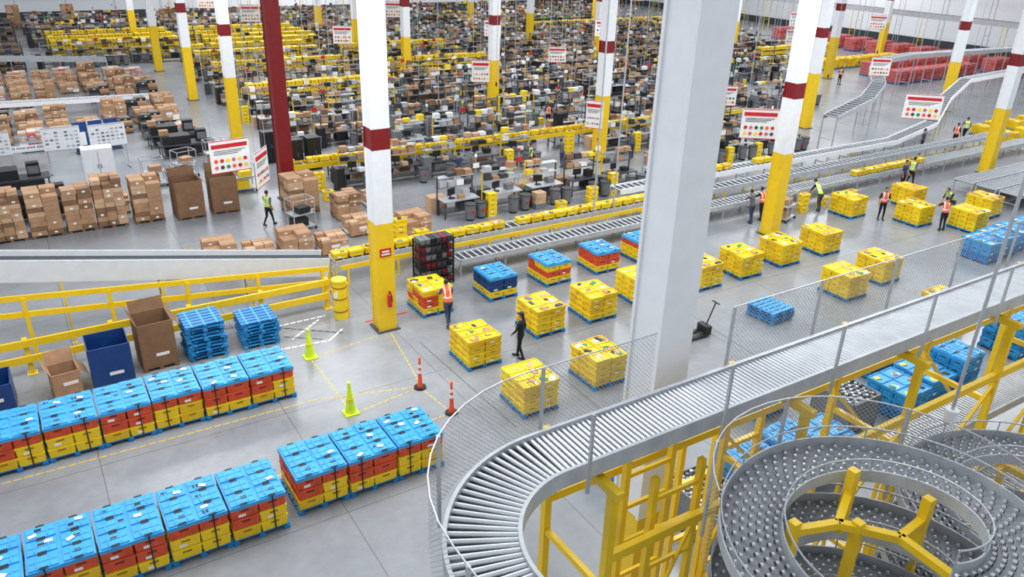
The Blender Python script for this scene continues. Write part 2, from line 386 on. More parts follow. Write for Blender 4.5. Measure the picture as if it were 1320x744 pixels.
conveyor('roller_conveyor_line',[(14.3,26.6,.8),(60,26.6,.8)],.85,step=.3,rail=LGR,railh=.22,legs=2.2,nseg=6)
conveyor('white_roller_conveyor',[(26,30.6,1.0),(50,30.6,1.0),(56,31.6,1.4),(61,33.8,2.4),(66,35.3,3.2),(80,36,3.4)],.85,step=.4,rail=WHT,railh=.3,legs=2.5,nseg=6)
for i,y in enumerate((20.3,21.6,22.9)): conveyor('roller_lane',[(45.5,y,.8),(70,y,.8)],1.1,step=.3,rail=LGR,railh=.2,legs=3,nseg=6)
conveyor('tote_conveyor_line',[(12,42.3,1.0),(48,42.3,1.0)],.8,step=.5,rail=YPAINT,railh=.28,legs=2.5,legm=DGR,nseg=6)
tote_line('yellow_tote_row',12.2,40,42.3,1.03,gap=.05)
def arc(cx,cy,r,a0,a1,z0,z1,n=14): return [(cx+r*math.cos(math.radians(a0+(a1-a0)*i/n)),cy+r*math.sin(math.radians(a0+(a1-a0)*i/n)),z0+(z1-z0)*i/n) for i in range(n+1)]
conveyor('elevated_curved_conveyor',[(46.5,33.2,2.4),(52,34.4,3.0),(56,36.4,3.4),(60,39.5,3.7),(64,42,3.9),(70,43,3.9),(80,42.6,3.8),(86,42.2,3.8),(92,42.2,3.8)],1.0,step=.5,rail=LGR,railh=.35,legs=4,nseg=6)
conveyor('elevated_belt_conveyor',[(99,20,5.0),(99,60,5),(99,120,5)],1.2,bed='belt',rail=LGR,railh=.6,legs=5,legm=YPAINT)
conveyor('elevated_belt_conveyor',[(103,30,8.0),(103,60,8),(103,120,8)],1.2,bed='belt',rail=YPAINT,railh=.5,legs=6,legm=STEEL)
conveyor('elevated_belt_conveyor',[(21,123,6),(96,123,6)],1.2,bed='belt',rail=YPAINT,railh=.6,legs=6,legm=YPAINT)
conveyor('elevated_belt_conveyor',[(-50,124,5),(20,124,5)],1.4,bed='belt',rail=DGR,railh=.7,legs=6,legm=STEEL)
conveyor('roller_conveyor_line',[(-16,45.4,.9),(-3.4,44.0,.9)],.8,step=.5,rail=LGR,legs=2.5,nseg=6)
conveyor('roller_conveyor_line',[(-20,51.3,1.2),(1,51.3,1.2)],.8,step=.5,rail=WHT,legs=2.5,nseg=6)
conveyor('roller_conveyor_line',[(-24,65.2,1.6),(10,65.2,1.0)],.8,step=.6,rail=WHT,railh=.3,legs=2.5,nseg=6)
conveyor('roller_conveyor_line',[(-30,83.6,3.6),(8,83.6,1.2)],.8,step=.6,rail=LGR,railh=.4,legs=4,nseg=6)
# ------------------------------------------------------------ guard rails, left
mb=MB()
for z in (.55,1.1): mb.beam((-9,26.1,z),(8.6,26.1,z),.08,.24,YPAINT)
for i in range(8): mb.box(-8.6+i*2.45,26.2,0,.14,.14,1.25,YPAINT); mb.box(-8.6+i*2.45,26.2,0,.3,.3,.02,YPAINT)
mb.obj('yellow_guard_rail')
mb=MB()
mb.beam((-9,27.2,3.0),(9,27.2,1.15),.07,.18,YPAINT); mb.beam((-9,27.2,2.4),(9,27.2,.6),.07,.18,YPAINT)
for i in range(8):
    x=-8.4+i*2.45; z=3.0-(x+9)/18*1.85; mb.box(x,27.2,0,.12,.12,z,YPAINT)
mb.obj('yellow_guard_rail')
mb=MB(); mb.cyl((0,0,0),(0,0,1.5),.26,.26,YEL,20); mb.cyl((0,0,1.5),(0,0,1.56),.28,.28,YEL,20)
for z in (.3,.8,1.25): mb.cyl((0,0,z),(0,0,z+.05),.27,.27,YSHADE,20)
mb.box(.2,.1,0,.25,.3,1.35,YEL); mb.box(-.2,-.2,.9,.16,.02,.22,PAPER)
mb.obj('yellow_column_guard',(8.7,25.2,0))
mb=MB(); mb.cyl((0,0,.0),(0,0,.45),.08,.08,RED,12); mb.cyl((0,0,.45),(0,0,.52),.08,.03,RED,12); mb.cyl((0,0,.52),(0,0,.6),.03,.03,BLK,8); mb.beam((0,0,.58),(0,-.12,.6),.03,.02,BLK); mb.beam((.02,-.1,.56),(.07,-.08,.2),.02,.02,BLK)
mb.obj('fire_extinguisher',(9.85,23.27,1.0))
mb=MB(); mb.box(0,0,0,.42,.02,.3,RED); mb.box(0,-.012,.06,.32,.01,.05,PAPER); mb.box(0,-.012,.16,.26,.01,.06,PAPER); mb.obj('column_label_sign',(9.8,23.36,2.9))
mb=MB()
def tape(a,b,w=.08,m=YEL,dash=None):
    a=Vector(a);b=Vector(b);L=(b-a).length;d=(b-a)/L;n=Vector((-d.y,d.x))*w/2
    s=0
    while s<L:
        e=min(L,s+(dash or L)); p=a+d*s;q=a+d*e
        mb.quad((p.x-n.x,p.y-n.y,.004),(q.x-n.x,q.y-n.y,.004),(q.x+n.x,q.y+n.y,.004),(p.x+n.x,p.y+n.y,.004),m)
        s=e+(dash*.25 if dash else 0)
for a,b in (((-3,20.45),(5.9,20.3)),((5.9,20.3),(9.2,19.4)),((6.7,22.9),(6.7,19.2)),((6.8,19.0),(9.1,19.4)),((9.1,19.35),(9.3,17.6)),((9.3,17.6),(3.8,17.25)),((9.2,19.5),(9.8,23.2)),((6.7,22.8),(9.3,23.2))): tape(a,b,.035,YEL2,.2)
for a,b in (((5.9,23.9),(7.7,23.7)),((7.7,23.7),(8.4,24.3)),((6.4,25.6),(8.2,25.6)),((6.6,24.4),(7.9,25.4))): tape(a,b,.08,WHT,.2)
for a,b in (((6.4,25.5),(8.3,24.0)),((6.4,24.7),(7.5,23.9))): tape(a,b,.06,BLK,.2)
tape((9.3,24.4),(11,24.4),.1,RED)
for a,b in (((13.5,19),(13.2,12)),((20,13),(20.5,19.5)),((10.4,22),(10.6,16))): tape(a,b,.02,DGR)
mb.obj('floor_tape')
def delineator(x,y):
    mb=MB(); mb.cyl((0,0,0),(0,0,.05),.21,.2,BLK,8); mb.cyl((0,0,.05),(0,0,.3),.09,.07,CONE,14); mb.cyl((0,0,.3),(0,0,.95),.07,.04,CONE,14)
    mb.cyl((0,0,.55),(0,0,.65),.064,.06,WHT,14); mb.cyl((0,0,.75),(0,0,.85),.056,.05,WHT,14); mb.cyl((0,0,.95),(0,0,1.08),.035,.03,CONE,10); mb.cyl((0,0,1.08),(0,0,1.1),.05,.05,CONE,10)
    mb.obj('orange_delineator_post',(x,y,0))
delineator(9.1,19.35); delineator(9.3,17.6)
def lcone(x,y):
    mb=MB(); mb.box(0,0,0,.42,.42,.04,LIME); mb.cyl((0,0,.04),(0,0,1.0),.17,.04,LIME,16); mb.cyl((0,0,1.0),(0,0,1.06),.055,.05,LIME,12); mb.cyl((0,0,.5),(0,0,.54),.12,.115,YEL,16)
    mb.obj('lime_safety_cone',(x,y,0))
lcone(6.73,22.9); lcone(6.68,19.1)
mb=MB()
for sx in (-.75,.75):
    for sy in (-.3,.3): mb.box(sx,sy,0,.06,.06,2.0,BLK)
for k in range(6):
    mb.box(0,0,.1+k*.35,1.55,.66,.03,BLK)
    for i in range(6):
        c=R.choice([DGR,GRY,ORG,DRED,GRY,BLK]); mb.box(-.6+i*.24,0,.13+k*.35,.21,.6,.2,c,tb=.9)
mb.obj('parts_bin_shelf',(13.1,26.3,0))
def cage(name,loc,m=STEEL,load=CARD,rz=0):
    mb=MB()
    for sx in (-.55,.55):
        for sy in (-.4,.4):
            mb.cyl((sx,sy,.0),(sx,sy,.12),.06,.06,BLK,8); mb.box(sx,sy,.12,.04,.04,1.4,m)
    for z in (.15,.8,1.5):
        mb.box(0,.4,z,1.1,.03,.03,m); mb.box(0,-.4,z,1.1,.03,.03,m); mb.box(.55,0,z,.03,.8,.03,m); mb.box(-.55,0,z,.03,.8,.03,m)
    mb.box(0,0,.15,1.1,.8,.04,m); mb.box(-.1,0,.19,.7,.6,.4,load); mb.box(.1,0,.8,.6,.5,.3,load,rz=.1); mb.box(0,0,.78,1.1,.8,.02,m)
    mb.obj(name,loc,rz)
for x,y,r in ((32.6,24.9,.3),(10.4,34.9,.2),(31.0,33.2,.1),(5.6,45,0),(7.4,46,.3),(9.4,47.5,0),(10,44.6,.4),(6.8,43,.1),(9.6,42,0)): cage('cage_cart',(x,y,0),rz=r,load=R.choice([CARD,YEL,BLK]))
def board(name,loc,w=1.9,h=1.3,rz=0,z=1.3):
    mb=MB()
    for sx in (-w/2+.1,w/2-.1): mb.box(sx,0,.1,.04,.04,z+h-.1,STEEL); mb.box(sx,0,.05,.06,.6,.05,STEEL); mb.cyl((sx,-.28,0),(sx,-.28,.06),.03,.03,BLK,8); mb.cyl((sx,.28,0),(sx,.28,.06),.03,.03,BLK,8)
    mb.box(0,0,z,w,.05,h,WHT); mb.box(0,-.03,z,w,.02,.04,STEEL); mb.box(0,-.03,z+h-.04,w,.02,.04,STEEL)
    for i in range(7):
        for j in range(5): mb.box(-w/2+.2+i*(w-.4)/6,-.03,z+.15+j*.2,.16,.01,.1,R.choice([PAPER,PAPER,GRY,LGR,LGR]))
    mb.obj(name,loc,rz)
board('rolling_whiteboard',(1.8,49.6,0)); board('rolling_whiteboard',(4.1,49.4,0),rz=.1); board('rolling_whiteboard',(-1.6,49.6,0))
mb=MB(); mb.box(0,0,0,1.5,.9,1.95,WHT); mb.box(0,-.46,.1,.02,.02,1.7,GRY); mb.box(.08,-.48,.9,.03,.04,.2,DGR); mb.box(-.08,-.48,.9,.03,.04,.2,DGR); mb.obj('white_storage_cabinet',(3.2,46.9,0))
mb=MB()
for i in range(3):
    mb.box(i*.9,0,.1,.8,.06,1.8,DBLU); mb.box(i*.9,-.04,.5,.5,.02,.8,PAPER); mb.box(i*.9,0,0,.8,.5,.1,DGR)
mb.obj('blue_partition_panel',(3.0,53.6,0),.2)
def eqtable(loc):
    mb=MB(); mb.box(0,0,.8,3.2,1.2,.06,DGR)
    for sx in (-1.5,1.5):
        for sy in (-.5,.5): mb.box(sx,sy,0,.06,.06,.8,DGR)
    mb.box(-.6,0,.86,1.6,1,.5,BLK); mb.box(.9,.1,.86,.6,.5,.7,BLK); mb.box(.9,-.17,1.0,.5,.02,.4,GRY); mb.box(0,0,.2,2.6,.9,.4,BLK); mb.box(-1.2,.1,1.36,.5,.4,.3,CARD)
    mb.obj('black_equipment_table',loc)
for l in ((-.8,46.6,0),(-5.5,47.4,0),(0,42.0,0),(8.2,53.2,0),(8.4,50.4,0)): eqtable(l)
# ------------------------------------------------------------ workstation blocks
def ws_block(seed,n=5,pitch=2.6,yel=.35,hi=6):
    rnd=random.Random(seed); mb=MB()
    for i in range(n):
        x=i*pitch
        mb.box(x,0,.86,2.0,.8,.05,rnd.choice([LGR,DGR,GRY,LGR,GRY]))
        for sx in (-.95,.95):
            for sy in (-.35,.35): mb.box(x+sx,sy,0,.06,.06,.86,DGR)
        mb.box(x,0,.3,1.9,.7,.04,DGR)
        if rnd.random()<.6: mb.box(x+rnd.uniform(-.4,.4),.05,.34,.8,.55,.45,rnd.choice([BLK,DGR,GRY,BLK]))
        for sx in (-1,1): mb.box(x+sx,.42,0,.06,.06,rnd.uniform(1.9,2.3),rnd.choice([DGR,STEEL,YPAINT,DGR]))
        for lev in (1.45,1.95):
            mb.box(x,.45,lev-.04,2.0,.42,.04,rnd.choice([DGR,GRY,LGR]))
            for k in range(4):
                if rnd.random()<.7:
                    c=rnd.choice([CARD,CARD2,GRY,LGR,BLK,DGR,CARD,PAPER,YEL if rnd.random()<yel*1.5 else CARD3]); mb.box(x-.72+k*.48,.45,lev,.4,.36,rnd.uniform(.15,.35),c)
        mb.box(x-.4,.15,.91,.06,.06,.3,BLK); mb.box(x-.4,.05,1.1,.5,.05,.34,BLK,rz=rnd.uniform(-.4,.4)); mb.box(x-.4,.0,.91,.3,.2,.05,BLK)
        mb.box(x+.4,.1,.91,.38,.4,rnd.uniform(.15,.4),rnd.choice([BLK,DGR,GRY,LGR]))
        if rnd.random()<.6: mb.box(x+.05,-.15,.91,.36,.28,.2,rnd.choice([CARD,CARD2,PAPER]),rz=rnd.uniform(-.3,.3))
        for q in range(rnd.randint(1,2)):
            bx=x+.8-q*.72+rnd.uniform(-.06,.06); by=-.95+rnd.uniform(-.1,.1)
            mb.cyl((bx,by,.1),(bx,by,.85),.22,.29,GRY,10); mb.cyl((bx,by,.82),(bx,by,.87),.31,.31,DGR,10); mb.cyl((bx,by,.0),(bx,by,.1),.2,.22,BLK,8)
            if rnd.random()<.4: mb.box(bx,by-.29,.45,.14,.04,.12,RED)
        if rnd.random()<.65: mb.box(x-1.3,-.3,0,.45,.6,rnd.choice([.9,1.3,1.6]),rnd.choice([BLK,DGR,BLK,GRY]))
        if rnd.random()<yel:
            for k in range(rnd.randint(2,5)): tote(mb,x-1.25,-.95,k*.25,.5,.38,.26,YEL,False,rnd)
        elif rnd.random()<.4:
            for k in range(rnd.randint(1,3)): mb.box(x-1.0,-1.0,k*.3,.6,.5,.29,rnd.choice([CARD,CARD2,GRY,DGR]),rz=rnd.uniform(-.1,.1))
        if rnd.random()<.8:
            hh=rnd.randint(2,hi); wv=rnd.uniform(.6,1.0)
            for k in range(hh): mb.box(x+rnd.uniform(-.08,.08)+.5,1.15,k*.3,wv,.7,.29,rnd.choice([CARD,CARD2,CARD3,CARD]),rz=rnd.uniform(-.06,.06))
        if rnd.random()<.6: mb.box(x-.7,1.15,0,.9,.7,rnd.uniform(.7,.28*hi),rnd.choice([CARD,CARD2,DGR,GRY,BLK]))
        if rnd.random()<.7:
            mb.cyl((x+1.2,.4,0),(x+1.2,.4,2.9),.025,.02,STEEL,6); mb.box(x+1.2,.4,2.75,.12,.08,.16,rnd.choice([RED,GREEN,YEL,WHT])); mb.box(x+1.2,.36,2.2,.35,.02,.25,rnd.choice([PAPER,RED,PAPER,BLK]))
    return mb.mesh('ws_block')
WS=[ws_block(60+i,hi=5) for i in range(6)]; WSK=[ws_block(70+i,yel=.12,hi=5) for i in range(4)]; WSL=[ws_block(90+i,yel=.45,hi=3) for i in range(4)]
def yrack(seed,L=12,cols=(YEL,YEL,YEL2,YEL),up=YPAINT):
    rnd=random.Random(seed); mb=MB()
    for x in range(0,L+1,2):
        for sy in (-.5,.5): mb.box(x,sy,0,.07,.07,2.1,up if rnd.random()<.4 else DGR)
    for lev in range(4):
        z=.25+lev*.5; mb.box(L/2,0,z-.04,L,1.1,.04,DGR); mb.box(L/2,-.55,z-.06,L,.04,.07,up)
        x=.35
        while x<L-.2:
            if rnd.random()<.85: c=rnd.choice(cols); mb.box(x,-.25,z,.55,.42,.26,c,tb=.92); mb.box(x,-.47,z+.12,.18,.02,.05,YSHADE if c in YY else DGR)
            if rnd.random()<.7: mb.box(x,.25,z,.55,.42,.26,rnd.choice([*cols,CARD,BLK]),tb=.92)
            x+=.62
    return mb.mesh('yrack')
YR=[yrack(80),yrack(81),yrack(82)]; CR=[yrack(83,12,(CARD,CARD2,CARD3,BLK,DGR),DGR),yrack(84,12,(CARD,CARD3,DGR,GREEN,BLK),DGR)]
rw=random.Random(5)
for i,x in enumerate((15.4,33.2)): place(WSL[i],'packing_workstation_row',(x,39.9,0))
for i,x in enumerate((18.5,33.5,48.2)): place(WSL[(i+2)%4],'packing_workstation_row',(x,45.0,0))
for i,x in enumerate((15,29,43)): place(WSL[(i+1)%4] if i else WS[2],'packing_workstation_row',(x,49.0,0))
place(WSL[1],'packing_workstation_row',(18.0,33.2,0)); place(WSL[3],'packing_workstation_row',(34.2,35.0,0))
for bay in (52.7,67.2,81.8,96.3,110.8):
    for ri,dy in enumerate((2.0,5.5,8.9,12.3)):
        y=bay+dy
        if y>118: continue
        x=15.0 if y<84 else 4.0
        while x<(60 if y<60 else 74):
            near=(x<27 and 60<y<100)
            p=rw.random()
            if near and p<.75: place(YR[rw.randint(0,2)],'yellow_tote_rack',(x,y,0)); x+=14.2
            elif p<.13: place(YR[rw.randint(0,2)],'yellow_tote_rack',(x,y,0)); x+=14.2
            elif p<.2: place(CR[rw.randint(0,1)],'carton_rack',(x,y,0)); x+=14.2
            else: place(rw.choice(WS+WSK+WSL),'packing_workstation_row',(x,y,0)); x+=rw.choice([13.6,13.6,14.5])
for y in (86,89,92,99,103,107,112):
    for x in (-38,-24,-10.5):
        if y in (92,99) and x==-10.5: continue
        place(CR[rw.randint(0,1)],'carton_rack',(x,y,0))
def totes_pile(seed,n):
    rnd=random.Random(seed); mb=MB()
    for k in range(n): tote(mb,rnd.uniform(-.02,.02),0,k*.25,.55,.4,.27,YEL,k==n-1,rnd)
    return mb.mesh('tp')
TP=[totes_pile(1,2),totes_pile(2,4),totes_pile(3,6)]
for x,y,k in ((13.4,30.2,2),(14.2,29.7,1),(13.0,38.4,0),(13.2,40.2,1),(30.0,40.3,2),(34.4,25.2,1),(36.3,25.4,0),(48,32.0,0),(38.8,25.4,0),(25,31.3,1),(23,31.3,0)):
    place(TP[k],'yellow_tote_stack',(x,y,0),R.uniform(-.2,.2))
tote_line('yellow_tote_row',40,47.5,26.6,.84,gap=.1); tote_line('yellow_tote_row',30,38,30.6,1.04,gap=.5)
for x,y in ((13.2,44.3),(14.3,44.4),(12.4,46.8),(13.3,46.9)):
    mb=MB(); mb.box(0,0,0,.8,.7,1.9,BLK); mb.box(0,-.36,.1,.02,.02,1.7,DGR); mb.box(.1,-.37,.9,.03,.03,.25,GRY); mb.obj('black_cabinet',(x,y,0))
# ------------------------------------------------------------ hanging signs
def sign(x,y,z,w,h,rz,top=17):
    mb=MB(); mb.box(0,0,-h/2,w,.03,h,PAPER)
    mb.box(0,-.022,h*.26,w*.9,.012,h*.12,RED)
    for k in range(3): mb.box(-w*.05*k,-.02,h*.17-k*.05*h,w*(.8-.1*k),.01,h*.018,DGR)
    for q in (-1,1): mb.box(0,-.02,q*(h/2-.02)-.015,w,.02,.03,RED)
    for i in range(6):
        for j in range(2):
            cx=-w*.37+i*w*.148; cz=-h*.12-j*h*.2
            mb.cyl((cx,-.016,cz),(cx,-.035,cz),w*.052,w*.052,[RED,PINK,YEL,DGR,PINK,GREEN,YEL,CONE,RED][(i*2+j*3+int(x))%9],6,False)
    for q in (-1,1): mb.cyl((q*w*.42,0,h/2),(q*w*.42,0,top-z),.012,.012,STEEL,5)
    mb.obj('hanging_zone_sign',(x,y,z),rz)
for a in ((26.9,22.6,6.0,1.55,1.3,-.62),(40,36.8,3.6,1.5,1.3,-.6),(28.1,35.5,3.7,1.0,1.6,-.9),(29.6,51.2,3.6,1.3,1.6,-.5),(43.4,25.2,4.8,2.0,1.4,-.75),(57,37.2,4.4,1.5,1.4,-.6),(7.3,33.8,4.2,1.7,1.4,.12),(8.6,33.9,3.5,1.5,1.6,.95),(21,81,5,1.8,1.6,-.3),(36,81,5,1.8,1.6,-.5),(60,75,5,1.8,1.6,-.6),(48,60,5,1.8,1.5,-.6),(75,60,5,1.8,1.6,-.7),(45,95,6,1.8,1.8,-.5),(25,67.0,4.5,1.6,1.5,-.4),(40,67,4.5,1.6,1.5,-.5),(65,52,4.5,1.8,1.4,-.6),(20,95,5,1.8,1.6,-.3),(60,95,6,1.8,1.6,-.5),(82,55,5,1.8,1.5,-.7),(46,47,4.6,1.5,1.3,-.6),(70,81.5,6,1.8,1.6,-.6),(37,52,4.3,1.4,1.2,-.5)): sign(*a)
mb=MB(); ru=random.Random(12)
for i in range(110):
    x=ru.uniform(14,85); y=ru.choice([43.3,47.2,51.3,53.2,66.4,67.6,81.2,82.4,95.7,97]); mb.cyl((x,y,2.4),(x,y,17),.018,.018,STEEL,5)
    mb.box(x,y,2.4,.1,.1,.3,DGR)
mb.obj('utility_drop_cables')
mb=MB()
for p in ((22.3,27.7),(23.5,27.7)): mb.cyl((p[0],p[1],1.0),(p[0],p[1],17),.035,.035,STEEL,8)
mb.obj('electrical_conduit_drop')
# ------------------------------------------------------------ MEZZANINE CONVEYOR
CZ=7.1; cx,cy=5.0,5.05; Rm=1.72
path=[(cx-Rm,0.5,CZ),(cx-Rm,2.8,CZ)]+arc(cx,cy,Rm,180,90,CZ,CZ,26)+[(9,cy+Rm,CZ),(13,cy+Rm,CZ),(20,cy+Rm,CZ),(30,cy+Rm,CZ)]
conveyor('mezzanine_roller_conveyor',path,.86,step=.085,rail=LGR,legs=0,railh=.26,rr_=.032,guard=.07,nseg=10)
def fence(name,pts,z0,z1,every,mesh=True):
    mb=MB(); P=resample(pts,.3); s=0; last=-99
    for i,(a,b) in enumerate(zip(P,P[1:])):
        L=(b-a).length
        if mesh: mb.quad((a.x,a.y,z0),(b.x,b.y,z0),(b.x,b.y,z1),(a.x,a.y,z1),MESHM,uv=[(s,0),(s+L,0),(s+L,z1-z0),(s,z1-z0)])
        mb.beam((a.x,a.y,z1),(b.x,b.y,z1),.014,.014,STEEL)
        if s-last>=every: mb.beam((a.x,a.y,z0-.3),(a.x,a.y,z1),.04,.04,STEEL); last=s
        s+=L
    return mb.obj(name)
outer=[(cx-2.32,.6,0),(cx-2.32,3,0)]+arc(cx,cy,2.32,180,90,0,0,10)+[(7.3,cy+2.32,0)]
fence('mesh_conveyor_guard',outer,7.0,8.05,1.83)
fence('mesh_conveyor_guard',[(8.9,cy+2.32,0),(30,cy+2.32,0)],7.0,8.1,1.83)
fence('conveyor_side_posts',[(5.2,cy+1.1,0),(30,cy+1.1,0)],7.15,8.05,2.3,False)
mb=MB()
def ystand(x,y0,y1,top,levels=(2.2,4.4),t=.12,diag=True):
    for y in (y0,y1):
        mb.box(x,y,0,t,t,top,YPAINT); mb.box(x,y,0,.3,.3,.02,YPAINT)
    for z in levels: mb.beam((x,y0,z),(x,y1,z),t*.7,t*.9,YPAINT)
    mb.beam((x,y0-.15,top-.03),(x,y1+.15,top-.03),t*1.05,t,YPAINT)
    if diag: mb.beam((x+t*.6,y0,levels[0]),(x+t*.6,y1,levels[-1]),.05,.05,YPAINT)
for x in (5.6,9.4,12.4,15.4,18.6,22,25.5,29): ystand(x,6.1,7.55,6.78,(2.2,5.0),.12,False)
mb.beam((5.6,6.1,5.6),(29,6.1,5.6),.1,.15,YPAINT); mb.beam((5.6,7.55,5.6),(29,7.55,5.6),.1,.15,YPAINT)
for a,b in ((9.4,12.4),(12.4,15.4),(15.4,18.6),(22,25.5)): mb.beam((a,6.1,2.4),(b,6.1,5.4),.06,.06,YPAINT); mb.beam((b,7.55,2.4),(a,7.55,5.4),.06,.06,YPAINT)
mb.obj('yellow_conveyor_support')
mb=MB()
for x in (13.6,15.2,16.8,18.4,20,22): ystand(x,3.4,4.8,5.0,(1.8,3.4),.1)
for z in (4.9,3.8,3.0): mb.beam((13.4,4.8,z),(23,4.8,z),.08,.12,YPAINT); mb.beam((13.4,3.4,z),(23,3.4,z),.08,.12,YPAINT)
for x in (13.6,15.2,16.8,18.4,20): mb.beam((x,4.85,1.8),(x+1.6,4.85,3.8),.06,.06,YPAINT); mb.beam((x,3.4,4.95),(x+1.6,4.8,4.95),.06,.06,YPAINT)
for x in (14.4,16,17.6,19.2,20.8): mb.beam((x,4.8,4.95),(x,4.8,6.1),.07,.07,YPAINT)
mb.beam((14.4,4.8,6.1),(20.8,4.8,6.1),.06,.06,YPAINT); mb.beam((14.4,4.8,5.5),(20.8,4.8,5.5),.05,.05,YPAINT)
mb.obj('yellow_platform_frame')
mb=MB()
for x in (10.0,11.2):
    mb.box(x,8.2,0,.12,.12,5.2,YPAINT); mb.box(x,9.0,0,.12,.12,5.2,YPAINT); mb.beam((x,8.2,5.1),(x,9.0,5.1),.1,.1,YPAINT)
for z in (1.5,3,4.4,5.12): mb.beam((10.0,8.2,z),(11.2,8.2,z),.09,.09,YPAINT); mb.beam((10.0,9.0,z),(11.2,9.0,z),.09,.09,YPAINT)
mb.beam((10.0,8.13,1.5),(11.2,8.13,4.4),.06,.06,YPAINT)
mb.obj('yellow_support_tower')
mb=MB()
for x in (6.6,7.5):
    for y in (6.35,6.95): mb.box(x,y,0,.1,.1,6.4,YPAINT)
for z in (1.2,1.9,2.6,3.3,4.0,4.7,5.4,6.0): mb.beam((6.6,6.35,z),(7.5,6.35,z),.05,.07,YPAINT); mb.beam((6.6,6.95,z),(7.5,6.95,z),.05,.07,YPAINT)
mb.beam((6.6,6.3,3.3),(7.5,6.3,5.4),.05,.05,YPAINT)
mb.obj('yellow_ladder_frame')
conveyor('lower_roller_conveyor',[(12.8,6.85,4.1),(30,6.85,4.1)],.8,step=.1,rail=LGR,railh=.2,legs=3,legm=YPAINT,nseg=8,rr_=.026)
conveyor('lower_roller_conveyor',[(13.2,5.45,3.4),(30,5.45,3.4)],.8,step=.1,rail=LGR,railh=.2,legs=3,legm=YPAINT,nseg=8,rr_=.026)
def spiral(cx,cy,r0,r1,ztop,drop,turns,a0):
    mb=MB(); n=int(60*turns); prev=None
    for i in range(n+1):
        a=a0+2*math.pi*i/60; z=ztop-drop*i/60; c,s=math.cos(a),math.sin(a)
        cur=[(cx+c*r,cy+s*r,z) for r in (r0,r1)]
        if prev:
            dz=-.045
            mb.quad((prev[0][0],prev[0][1],prev[0][2]+dz),(prev[1][0],prev[1][1],prev[1][2]+dz),(cur[1][0],cur[1][1],cur[1][2]+dz),(cur[0][0],cur[0][1],cur[0][2]+dz),BEDL)
            for q in (0,1):
                p=Vector(prev[q]);w=Vector(cur[q]); mb.beam(p+Vector((0,0,.02)),w+Vector((0,0,.02)),.02,.18,LGR)
                mb.beam(p+Vector((0,0,.28)),w+Vector((0,0,.28)),.015,.02,STEEL)
        m=7; seg=(r1-r0-.06)/m
        for k in range(m):
            ra=r0+.03+seg*(k+.2); rb=r0+.03+seg*(k+.6)
            ao=a+(.05 if k%2 else 0); zz=z-(drop*.05/6.28 if k%2 else 0)
            c2,s2=math.cos(ao),math.sin(ao)
            mb.cyl((cx+c2*ra,cy+s2*ra,zz),(cx+c2*rb,cy+s2*rb,zz),.026,.026,ROLL,8)
            mb.cyl((cx+c2*rb,cy+s2*rb,zz),(cx+c2*(rb+.012),cy+s2*(rb+.012),zz),.028,.028,DGR,8)
        if i%5==0:
            for r in (r0,r1): mb.beam((cx+c*r,cy+s*r,z),(cx+c*r,cy+s*r,z+.28),.015,.015,STEEL)
        prev=cur
    for k in range(4):
        a=a0+k*math.pi/2+.5; c,s=math.cos(a),math.sin(a)
        zt=ztop-drop*(.5+k*math.pi/2)/6.283
        mb.beam((cx+c*(r1+.08),cy+s*(r1+.08),0),(cx+c*(r1+.08),cy+s*(r1+.08),zt),.08,.08,YPAINT)
    return mb
spiral(7.75,3.75,1.08,1.84,7.35,1.0,4.2,-1.9).obj('spiral_skate_conveyor')
spiral(11.6,3.7,1.0,1.7,6.3,1.1,3.6,-1.9).obj('spiral_skate_conveyor')
fence('spiral_mesh_guard',arc(7.75,3.75,2.02,-20,150,0,0,18),6.3,7.55,1.6)
mb=MB()
px,py,pz=7.75,3.75,6.75
def arm(a,b,z0=0,z1=0): mb.beam((px+a[0],py+a[1],pz+z0),(px+b[0],py+b[1],pz+z1),.1,.1,YPAINT)
arm((-.7,.65),(-.1,.45)); arm((-.1,.45),(.35,-.1)); arm((.35,-.1),(.3,-.85)); arm((-.1,.45),(.5,.75)); arm((.35,-.1),(.9,-.05))
for a,z0,z1 in (((-.7,.65),-.6,.15),((.5,.75),-.6,.4),((.9,-.05),-.5,.35),((.3,-.85),-.6,.1),((.05,.28),-6.75,.1)): mb.box(px+a[0],py+a[1],pz+z0,.12,.12,z1-z0,YPAINT)
mb.obj('yellow_spiral_brace')
mb=MB(); mb.cyl((0,0,0),(0,0,10.5),.03,.03,STEEL,8); mb.cyl((0,0,-.08),(0,0,.12),.09,.11,WHT,14); mb.obj('hanging_pole',(12.2,5.3,6.2))
